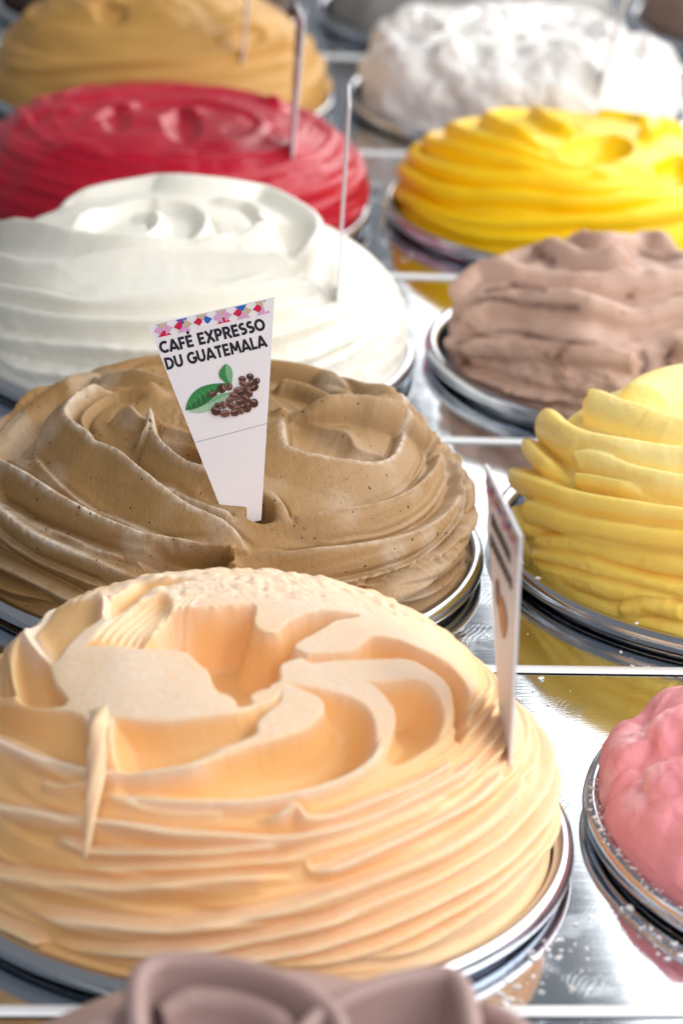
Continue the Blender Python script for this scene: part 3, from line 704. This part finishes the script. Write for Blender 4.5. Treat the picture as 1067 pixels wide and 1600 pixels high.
# ------------------------------------------------------------------ mauve gelato in front
m = Mound(0, -1, .117, .060, 2.4, 200, 240, 420)
R, ck = m.ridge, m.carve
m.Dx += .0008*fbm3(m.B, 40, 2)
MAUVE = gelato_mat('mauve_gelato', lin('b39994'), lin('cbb4bb'), sss=.4, scale=.005, rough=.42, grain=.08, var=lin('9a7d78'))
m.build('gelato_mound', MAUVE, 'mauve gelato with large smooth ribbon folds in front of the peach gelato', 2)
mauve = m
def ribbon(px, z, h, thick, flare):
    # thick folded ribbon of gelato: rounded top edge, skirt spreading towards the viewer
    P = np.array([on_plane(a, np.array([0, 0, z]), np.array([0, 0, 1.0])) for a in catmull(px, 10)])-m.c
    prof = [(-.25*thick, -h)]+[(-.5*thick, -h*.5), (-.5*thick, -thick*.6)]+[(-.5*thick*math.cos(t), -thick*.5+.5*thick*math.sin(t)) for t in np.linspace(0, math.pi, 9)]
    prof += [(.5*thick+flare*(u**1.7), -thick*.5-(h-thick*.5)*u) for u in np.linspace(.1, 1, 8)]
    V, Fc, k = [], [], len(prof)
    for i, p in enumerate(P):
        t = P[min(i+1, len(P)-1)]-P[max(i-1, 0)]; t /= np.linalg.norm(t); n = np.array([t[1], -t[0], 0])
        e = min(1, .35+3*min(i, len(P)-1-i)/len(P))
        for a, b in prof: V.append(p+n*a*(.6+.4*e)+np.array([0, 0, b-(1-e)*.004]))
    for i in range(len(P)-1):
        for q in range(k-1): Fc.append((i*k+q, i*k+q+1, (i+1)*k+q+1, (i+1)*k+q))
    o = mesh_obj('ribbon_fold', V, Fc, MAUVE, m.obj, True)
    sb = o.modifiers.new('smooth', 'SUBSURF'); sb.levels = sb.render_levels = 1
ribbon([(70,1640),(130,1612),(190,1580),(212,1560)], .078, .03, .008, .012)
ribbon([(228,1680),(216,1600),(214,1530),(236,1497),(290,1488),(360,1496),(430,1516),(490,1545),(530,1580),(540,1640)], .086, .036, .007, .008)
ribbon([(250,1560),(300,1545),(370,1552),(430,1575),(470,1610)], .080, .03, .009, .016)
ribbon([(440,1640),(490,1578),(560,1540),(630,1517),(690,1510),(718,1524),(734,1570),(742,1640),(744,1700)], .085, .036, .007, .010)
ribbon([(735,1560),(775,1572),(815,1600),(840,1650)], .074, .03, .010, .012)

# ------------------------------------------------------------------ gelato of the far row
for c, r0, H, col, var, label, seed in [(1, .113, .055, '9d958a', '8a8f94', 'grey beige gelato behind the lumpy white gelato', 51), (2, .113, .05, '8c7264', '7c6254', 'dull brown gelato beyond the lumpy white gelato', 52), (0, .113, .06, '4c3426', '3c281c', 'dark chocolate gelato behind the caramel gelato', 53)]:
    m = Mound(c, 5, r0, H, 2.6, 90, 240, 60)
    m.layers(5, 4, .8, seed, .25, 1, .7); m.Dx += .004*fbm3(m.B+seed, 30, 2)
    m.build('gelato_mound', gelato_mat(label.split(' gel')[0].replace(' ', '_')+'_gelato', lin(col), lin('d0ccc6'), sss=.2, scale=.004, var=lin(var)), label, 1)

# ------------------------------------------------------------------ flavour cards
def flat(name, pts2, o, ax, ay, an, h, mat, parent, faces=None):
    V = [o+ax*p[0]+ay*p[1]+an*h for p in pts2]
    return mesh_obj(name, V, faces or [tuple(range(len(V)))], mat, parent)
def card(Q, T, wdir, wtop, wbot, label, extra=.012, thick=.0011):
    """trapezoid card stuck into the gelato at Q, top middle at T, width direction wdir"""
    up = T-Q; h = np.linalg.norm(up); up /= h; wd = wdir-up*(wdir@up); wd /= np.linalg.norm(wd); nn = np.cross(wd, up)
    if nn@(CAM-Q) < 0: nn = -nn
    e = empty('flavour_card', Q); tag(e, label, 'sign')
    pl = [(-wtop/2, h), (wtop/2, h), (wbot/2, -extra), (-wbot/2, -extra)]
    V = [wd*a+up*b+nn*s*thick/2 for s in (-1, 1) for a, b in pl]
    mesh_obj('card', V, [(3,2,1,0), (4,5,6,7), (0,1,5,4), (1,2,6,5), (2,3,7,6), (3,0,4,7)], CARD, e)
    return e, wd, up, nn, h
CRIM, LILAC, TAN, BLUE, WHT = [plain(n, lin(c), .5, vary=.02) for n, c in (('crimson_print','d3104c'), ('lilac_print','dba6d2'), ('tan_print','cdb79e'), ('blue_print','2466c4'), ('white_print','f3eff6'))]
BEAN = [plain('bean_print_%d' % i, lin(c), .5, vary=.12) for i, c in enumerate(('5e3a36','4a2c2a','74504a'))]; BEANL = plain('bean_crease_print', lin('2a1616'), .5); BEANH = plain('bean_light_print', lin('9a746c'), .5)
LEAF = [plain('leaf_print_%d' % i, lin(c), .5, vary=.15) for i, c in enumerate(('2f8a4a','1f6a3c','7db58a','a9cdb0'))]
SHADE = plain('print_line', lin('9a98a6'), .5)

def pattern(e, o, ax, ay, nn, w, hgt, n):
    cols = [[LILAC,TAN,LILAC,CRIM],[WHT,BLUE,CRIM,LILAC],[TAN,WHT,CRIM,WHT],[WHT,TAN,LILAC,WHT],[BLUE,WHT,LILAC,WHT]]
    V, Fc, mi = [], [], []; mats = [CRIM, LILAC, TAN, BLUE, WHT]; s = w/n
    seq = [(LILAC,TAN,LILAC,CRIM),(CRIM,BLUE,TAN,LILAC),(CRIM,TAN,BLUE,WHT),(LILAC,TAN,LILAC,CRIM),(CRIM,BLUE,TAN,LILAC),(CRIM,TAN,WHT,LILAC)]
    for i in range(n):
        x0, x1, xm = i*s, (i+1)*s, (i+.5)*s; ym = hgt/2
        l, t, r, bt = seq[i % len(seq)]
        # half-width triangles meeting at the cell centre, with white between
        for q, mt in (([(x0+.02*s,ym),(xm-.04*s,hgt),(xm-.04*s,0)], l), ([(x0+.2*s,hgt),(xm,ym+.04*hgt),(x1-.2*s,hgt)], t), ([(xm+.08*s,hgt*.95),(x1-.02*s,ym),(xm+.08*s,hgt*.05)], r), ([(x0+.15*s,0),(x1-.15*s,0),(xm,ym-.03*hgt)], bt)):
            b = len(V); V += [o+ax*a+ay*c_+nn*(.00012+.00004*len(Fc)%.0001) for a, c_ in q]; Fc.append((b, b+1, b+2)); mi.append(mats.index(mt))
    ob = mesh_obj('print_band', V, Fc, mats, e)
    ob.data.polygons.foreach_set('material_index', mi)
# coffee card, facing the camera
Q = coffee.hit((381, 776)); nrm = np.array([-FW[0], -FW[1], .05]); nrm /= np.linalg.norm(nrm)
cor = [on_plane(p, Q, nrm) for p in ((232,509), (429,465), (411,766), (340,781))]
e = empty('flavour_card', Q); tag(e, 'white card lettered with coffee beans stuck in the brown coffee gelato', 'sign')
dn = (cor[2]-cor[1])*.16; cc = [cor[0], cor[1], cor[2]+dn, cor[3]+(cor[3]-cor[0])*.16]
V = [c-Q-nrm*.0012 for c in cc]+[c-Q for c in cc]
mesh_obj('card', V, [(0,1,2,3), (7,6,5,4), (0,4,5,1), (1,5,6,2), (2,6,7,3), (3,7,4,0)], CARD, e)
P2 = lambda px, h=.00015: on_plane(px, Q, nrm)-Q+nrm*h
ax = cor[1]-cor[0]; W = np.linalg.norm(ax); ax /= W; ay = np.cross(nrm, ax)
S = W/math.hypot(197, 44)     # metres per pixel in the card plane
o0 = P2((240, 527), .0001)
pattern(e, P2((243,528), .0001), ax, ay, nrm, 186*S*1.02, 21*S, 6)
# bold sans capitals drawn as strokes: each a polyline in a 1-high cell
def arc(cx, cy, rx, ry, a0, a1, n=14): return [(cx+rx*math.cos(math.radians(a0+(a1-a0)*i/n)), cy+ry*math.sin(math.radians(a0+(a1-a0)*i/n))) for i in range(n+1)]
T_ = .11
GL = {'C': (.80, [arc(.48,.5,.37,.39,48,312)]), 'O': (.92, [arc(.46,.5,.35,.39,0,360,24)]), 'G': (.88, [arc(.48,.5,.37,.39,48,350)+[(.85,.45)], [(.52,.45),(.90,.45)]]),
      'A': (.86, [[(.06,0),(.43,.97)], [(.43,.97),(.80,0)], [(.2,.24),(.66,.24)]]), 'F': (.60, [[(.13,0),(.13,1)], [(.13,.89),(.57,.89)], [(.13,.48),(.52,.48)]]),
      'E': (.64, [[(.13,0),(.13,1)], [(.13,.89),(.60,.89)], [(.13,.5),(.55,.5)], [(.13,.11),(.60,.11)]]), 'X': (.80, [[(.08,0),(.72,1)], [(.72,0),(.08,1)]]),
      'P': (.68, [[(.13,0),(.13,1)], [(.13,.89),(.36,.89)]+arc(.36,.665,.20,.225,90,-90,10)+[(.13,.44)]]),
      'R': (.74, [[(.13,0),(.13,1)], [(.13,.89),(.38,.89)]+arc(.38,.68,.20,.21,90,-90,10)+[(.13,.47)], [(.36,.47),(.66,0)]]),
      'S': (.64, [arc(.32,.70,.21,.19,40,270,12)+arc(.32,.295,.23,.19,90,-140,12)]), 'D': (.84, [[(.13,0),(.13,1)], [(.13,.89),(.34,.89)]+arc(.34,.5,.38,.39,90,-90,14)+[(.13,.11)]]),
      'U': (.82, [[(.13,1),(.13,.42)]+arc(.41,.42,.28,.31,180,360,12)+[(.69,1)]]), 'T': (.68, [[(.34,0),(.34,.95)], [(.03,.89),(.65,.89)]]),
      'M': (1.02, [[(.12,0),(.20,1)], [(.20,.93),(.51,.25)], [(.51,.25),(.82,.93)], [(.82,1),(.90,0)]]), 'L': (.58, [[(.13,0),(.13,1)], [(.13,.11),(.55,.11)]]), ' ': (.34, [])}
GL['\u00c9'] = (.64, GL['E'][1]+[[(.30,1.09),(.46,1.30)]])
def text(body, p_left, p_right, height_px):
    a, b = P2(p_left, .0002), P2(p_right, .0002); x = b-a; Lx = np.linalg.norm(x); x /= Lx; y = np.cross(nrm, x)
    x0 = 0; sx = Lx/sum(GL[ch][0]+.035 for ch in body); sy = height_px*S
    for ch in body:
        w, st = GL[ch]; V, Fc = [], []
        for si, s in enumerate(st):
            q = [np.array(s[0], float)]
            for p in s[1:]:
                if math.hypot(p[0]-q[-1][0], p[1]-q[-1][1]) > 1e-4: q.append(np.array(p, float))
            q = np.array(q); n = len(q); L_, R_ = [], []; closed = n > 3 and np.linalg.norm(q[0]-q[-1]) < 1e-6
            for i in range(n):
                d0 = q[i]-q[i-1] if i else (q[-1]-q[-2] if closed else q[1]-q[0]); d1 = q[i+1]-q[i] if i < n-1 else (q[1]-q[0] if closed else d0)
                d0 = d0/np.linalg.norm(d0); d1 = d1/np.linalg.norm(d1); m0 = np.array([-d0[1]-d1[1], d0[0]+d1[0]]); l = np.linalg.norm(m0); m0 /= l
                k = T_/max(.5, l/2); L_.append(q[i]+m0*k); R_.append(q[i]-m0*k)
            bs = len(V); z = .000006*si
            for p in L_+R_: V.append(a+x*(x0+p[0])*sx+y*p[1]*sy+nrm*z)
            for i in range(n-1): Fc.append((bs+i, bs+i+1, bs+n+i+1, bs+n+i))
        if V: mesh_obj('letter', V, Fc, INK, e)
        x0 += w+.035
text('CAFÉ EXPRESSO', (252,553), (417,515), 20); text('DU GUATEMALA', (261,578), (419,541), 20)
# printed picture: leaves and coffee beans
def blob(name, pts, mat, h): return mesh_obj(name, [P2(p, h) for p in pts], [tuple(range(len(pts)))], mat, e)
def leaf(tip, base, w, m1, m2, h, side=1):
    tip, base = np.array(tip, float), np.array(base, float); d = base-tip; n = np.array([-d[1], d[0]])/np.linalg.norm(d)
    ts = np.linspace(0, 1, 14); mid = [tip+d*t+n*side*4*math.sin(t*math.pi) for t in ts]
    up = [q+n*w*math.sin(t**.8*math.pi) for q, t in zip(mid, ts)]; dn = [q-n*w*math.sin(t**.8*math.pi) for q, t in zip(mid, ts)]
    blob('leaf_print', mid+up[::-1], m1, h); blob('leaf_print', mid+dn[::-1], m2, h)
    for t in np.linspace(.15, .85, 7):
        q = tip+d*t+n*side*4*math.sin(t*math.pi)
        for sg in (1, -1):
            r = q+n*sg*w*.85*math.sin(t**.8*math.pi)-d*.06
            blob('leaf_vein_print', [q, q+d*.012, r+d*.006], LEAF[2], h+.00006)
leaf((290,641), (362,612), 11, LEAF[3], LEAF[2], .00018, 1)
leaf((290,640), (355,598), 13, LEAF[1], LEAF[0], .00024, -1)
leaf((353,568), (362,602), 11, LEAF[0], LEAF[2], .00030, 1)
def bean(cx, cy, rx, ry, ang, i, h):
    ca, sa = math.cos(ang), math.sin(ang); f = lambda a, b: (cx+a*ca-b*sa, cy+a*sa+b*ca)
    blob('bean_print', [f(rx*math.cos(t), ry*math.sin(t)) for t in np.linspace(0, 2*math.pi, 18, endpoint=False)], BEAN[i % 3], h)
    blob('bean_light_print', [f(-rx*.1+rx*.62*math.cos(t), -ry*.48+ry*.22*math.sin(t)) for t in np.linspace(0, 2*math.pi, 10, endpoint=False)], BEANH, h+.00004)
    blob('bean_crease_print', [f(-rx*.9, ry*.05), f(-rx*.3, ry*.2), f(rx*.3, -ry*.02), f(rx*.92, ry*.12), f(rx*.3, ry*.16), f(-rx*.3, ry*.36)], BEANL, h+.00006)
bl = [(333,615,7,5,-.4),(347,607,7,7,1.2),(358,604,6,6,1.4),(379,592,6,5,.2),(391,588,6,5,.3),(381,600,8,5,.6),(394,598,8,6,-.5),(401,595,5,6,1),(374,610,9,6,.1),(388,612,9,6,.9),(398,605,7,5,-.6),
      (367,618,9,6,.2),(384,622,9,6,.7),(378,612,8,5,-.3),(360,624,7,5,-.2),(376,627,8,6,-.2),(397,629,7,7,.2),(349,632,6,6,1.3),(362,633,8,5,.5),(340,632,4,4,0),(372,637,8,5,-.1),(387,637,7,6,-.8),(338,641,8,7,.4),(352,645,8,6,-.1),(368,643,8,6,-.3),(381,634,6,5,-.5),(377,641,5,5,1)]
for i, b in enumerate(bl): bean(*b, i, .0004+.00003*i)
mesh_obj('fold_line', [P2((306,691.6)), P2((417,662.0)), P2((417,661.2)), P2((306,690.7))], [(0,1,2,3)], SHADE, e)

# cards seen on edge
def edge_card(mound, base, top, turn, label, wtop=.055, wbot=.012, prints=False):
    Q = mound.hit(base); n = np.array([-FW[0], -FW[1], 0]); n /= np.linalg.norm(n)
    T = on_plane(top, Q, n); v = CAM-Q; a = math.atan2(v[1], v[0])+math.radians(turn)
    e, wd, up, nn, h = card(Q, T, np.array([math.cos(a), math.sin(a), 0]), wtop, wbot, label)
    if prints:
        f = lambda a, b: wd*a+up*b+nn*.0009
        for j, (b0, x0, x1) in enumerate(((.80, -.30, .26), (.70, -.34, .30))):
            for i in range(7):
                u0 = x0+(x1-x0)*i/7; u1 = u0+(x1-x0)*.105
                mesh_obj('print_stroke', [f(wtop*u0, h*b0), f(wtop*u1, h*b0), f(wtop*u1, h*(b0+.055)), f(wtop*u0, h*(b0+.055))], [(0,1,2,3)], INK, e)
        o = f(-wtop/2*.96, h*.90); pattern(e, o, wd, up, nn, wtop*.95, h*.075, 6)
        V = [f(wtop*.12*math.cos(t)*(1+.2*math.sin(3*t)), h*(.5+.085*math.sin(t))) for t in np.linspace(0, 2*math.pi, 20, endpoint=False)]
        mesh_obj('fruit_print', V, [tuple(range(20))], plain('orange_fruit_print', lin('cf8a4e'), .5, vary=.2), e)
        V = [f(wtop*(-.14+.06*math.cos(t)), h*(.56+.06*math.sin(t))) for t in np.linspace(0, 2*math.pi, 14, endpoint=False)]
        mesh_obj('fruit_print', V, [tuple(range(14))], plain('brown_fruit_print', lin('8a5a44'), .5, vary=.2), e)
    return e
edge_card(peach, (790,1142), (786,780), 13, 'tall white card seen almost edge-on in the peach gelato', .066, .016, prints=True)
edge_card(white, (528,452), (546,150), 1.5, 'thin white card edge standing in the creamy white gelato', .045, .012)
edge_card(red, (456,234), (470,20), 6, 'narrow card standing in the raspberry red gelato', .050, .014, prints=True)
edge_card(caramel, (380,80), (396,-120), 3, 'narrow card standing in the tan caramel gelato', .045, .012)
edge_card(chip, (940,130), (992,-70), 3, 'narrow card standing in the lumpy white gelato', .045, .012)

# ------------------------------------------------------------------ frost crumbs
def crumbs(name, pts, label, rmin, rmax):
    V, Fc = [], []
    for X in pts:
        r = random.uniform(rmin, rmax)*random.choice((.4, .5, .7, 1)); st = np.array([random.uniform(.5, 1.8), random.uniform(.5, 1.5), random.uniform(.5, 1)])
        for s in range(random.choice((1, 2, 3, 5))):
            c = np.array(X)+np.array([random.uniform(-1, 1), random.uniform(-1, 1), 0])*r*1.1*(s > 0); b = len(V)
            for v in ((1,0,0),(-1,0,0),(0,1,0),(0,-1,0),(0,0,1),(0,0,-.6),(.6,.6,.4),(-.6,-.6,.4),(.6,-.6,.3),(-.6,.6,.3)):
                V.append(c+np.array(v)*r*st*random.uniform(.45, 1.25)+np.array([0,0,r*.5]))
            Fc += [tuple(b+i for i in f) for f in ((0,6,4),(6,2,4),(2,9,4),(9,1,4),(1,7,4),(7,3,4),(3,8,4),(8,0,4),(0,6,5),(6,2,5),(2,9,5),(9,1,5),(1,7,5),(7,3,5),(3,8,5),(8,0,5))]
    o = mesh_obj(name, V, Fc, FROSTW, None, False); tag(o, label, 'frost', kind='stuff'); return o
flo = np.array([0, 0, 1.0])
def gp(px, z=0): return on_plane(px, np.array([0, 0, z]), flo)
pts = [gp((random.uniform(x0, x1), random.uniform(y0, y1))) for x0, x1, y0, y1, n in
       [(790,900,1440,1500,26), (780,850,1490,1570,16), (840,940,1470,1560,26), (985,1067,1430,1500,30), (960,1000,1420,1460,10), (815,1060,990,1045,9), (760,860,1060,1200,14), (850,1000,1080,1200,6), (620,700,370,412,22), (590,625,330,372,14), (640,730,440,640,6), (735,790,830,1000,8)] for _ in range(n)]
pts = [p for p in pts if all(math.hypot(p[0]-centre(c, k)[0], p[1]-centre(c, k)[1]) > .1265 for c in (0, 1) for k in range(-1, 5))]
crumbs('frost_crumbs', pts, 'white frost crumbs scattered on the steel panels', .0004, .0012)
pts = []
for i in range(330):
    a = random.uniform(math.radians(165), math.radians(235)); r = random.uniform(.1178, .1232); cc = centre(1, 0)
    pts.append(cc+np.array([r*math.cos(a), r*math.sin(a), .0064+.0043*math.sqrt(max(0, 1-((r-.1212)/.0040)**2))-.0004]))
for i in range(14):
    a = random.uniform(math.radians(190), math.radians(300)); cc = centre(1, 1); pts.append(cc+np.array([.1205*math.cos(a), .1205*math.sin(a), .0102]))
crumbs('rim_frost', pts, 'white frost clinging to the steel rims beside pink and lemon gelato', .0003, .0009)
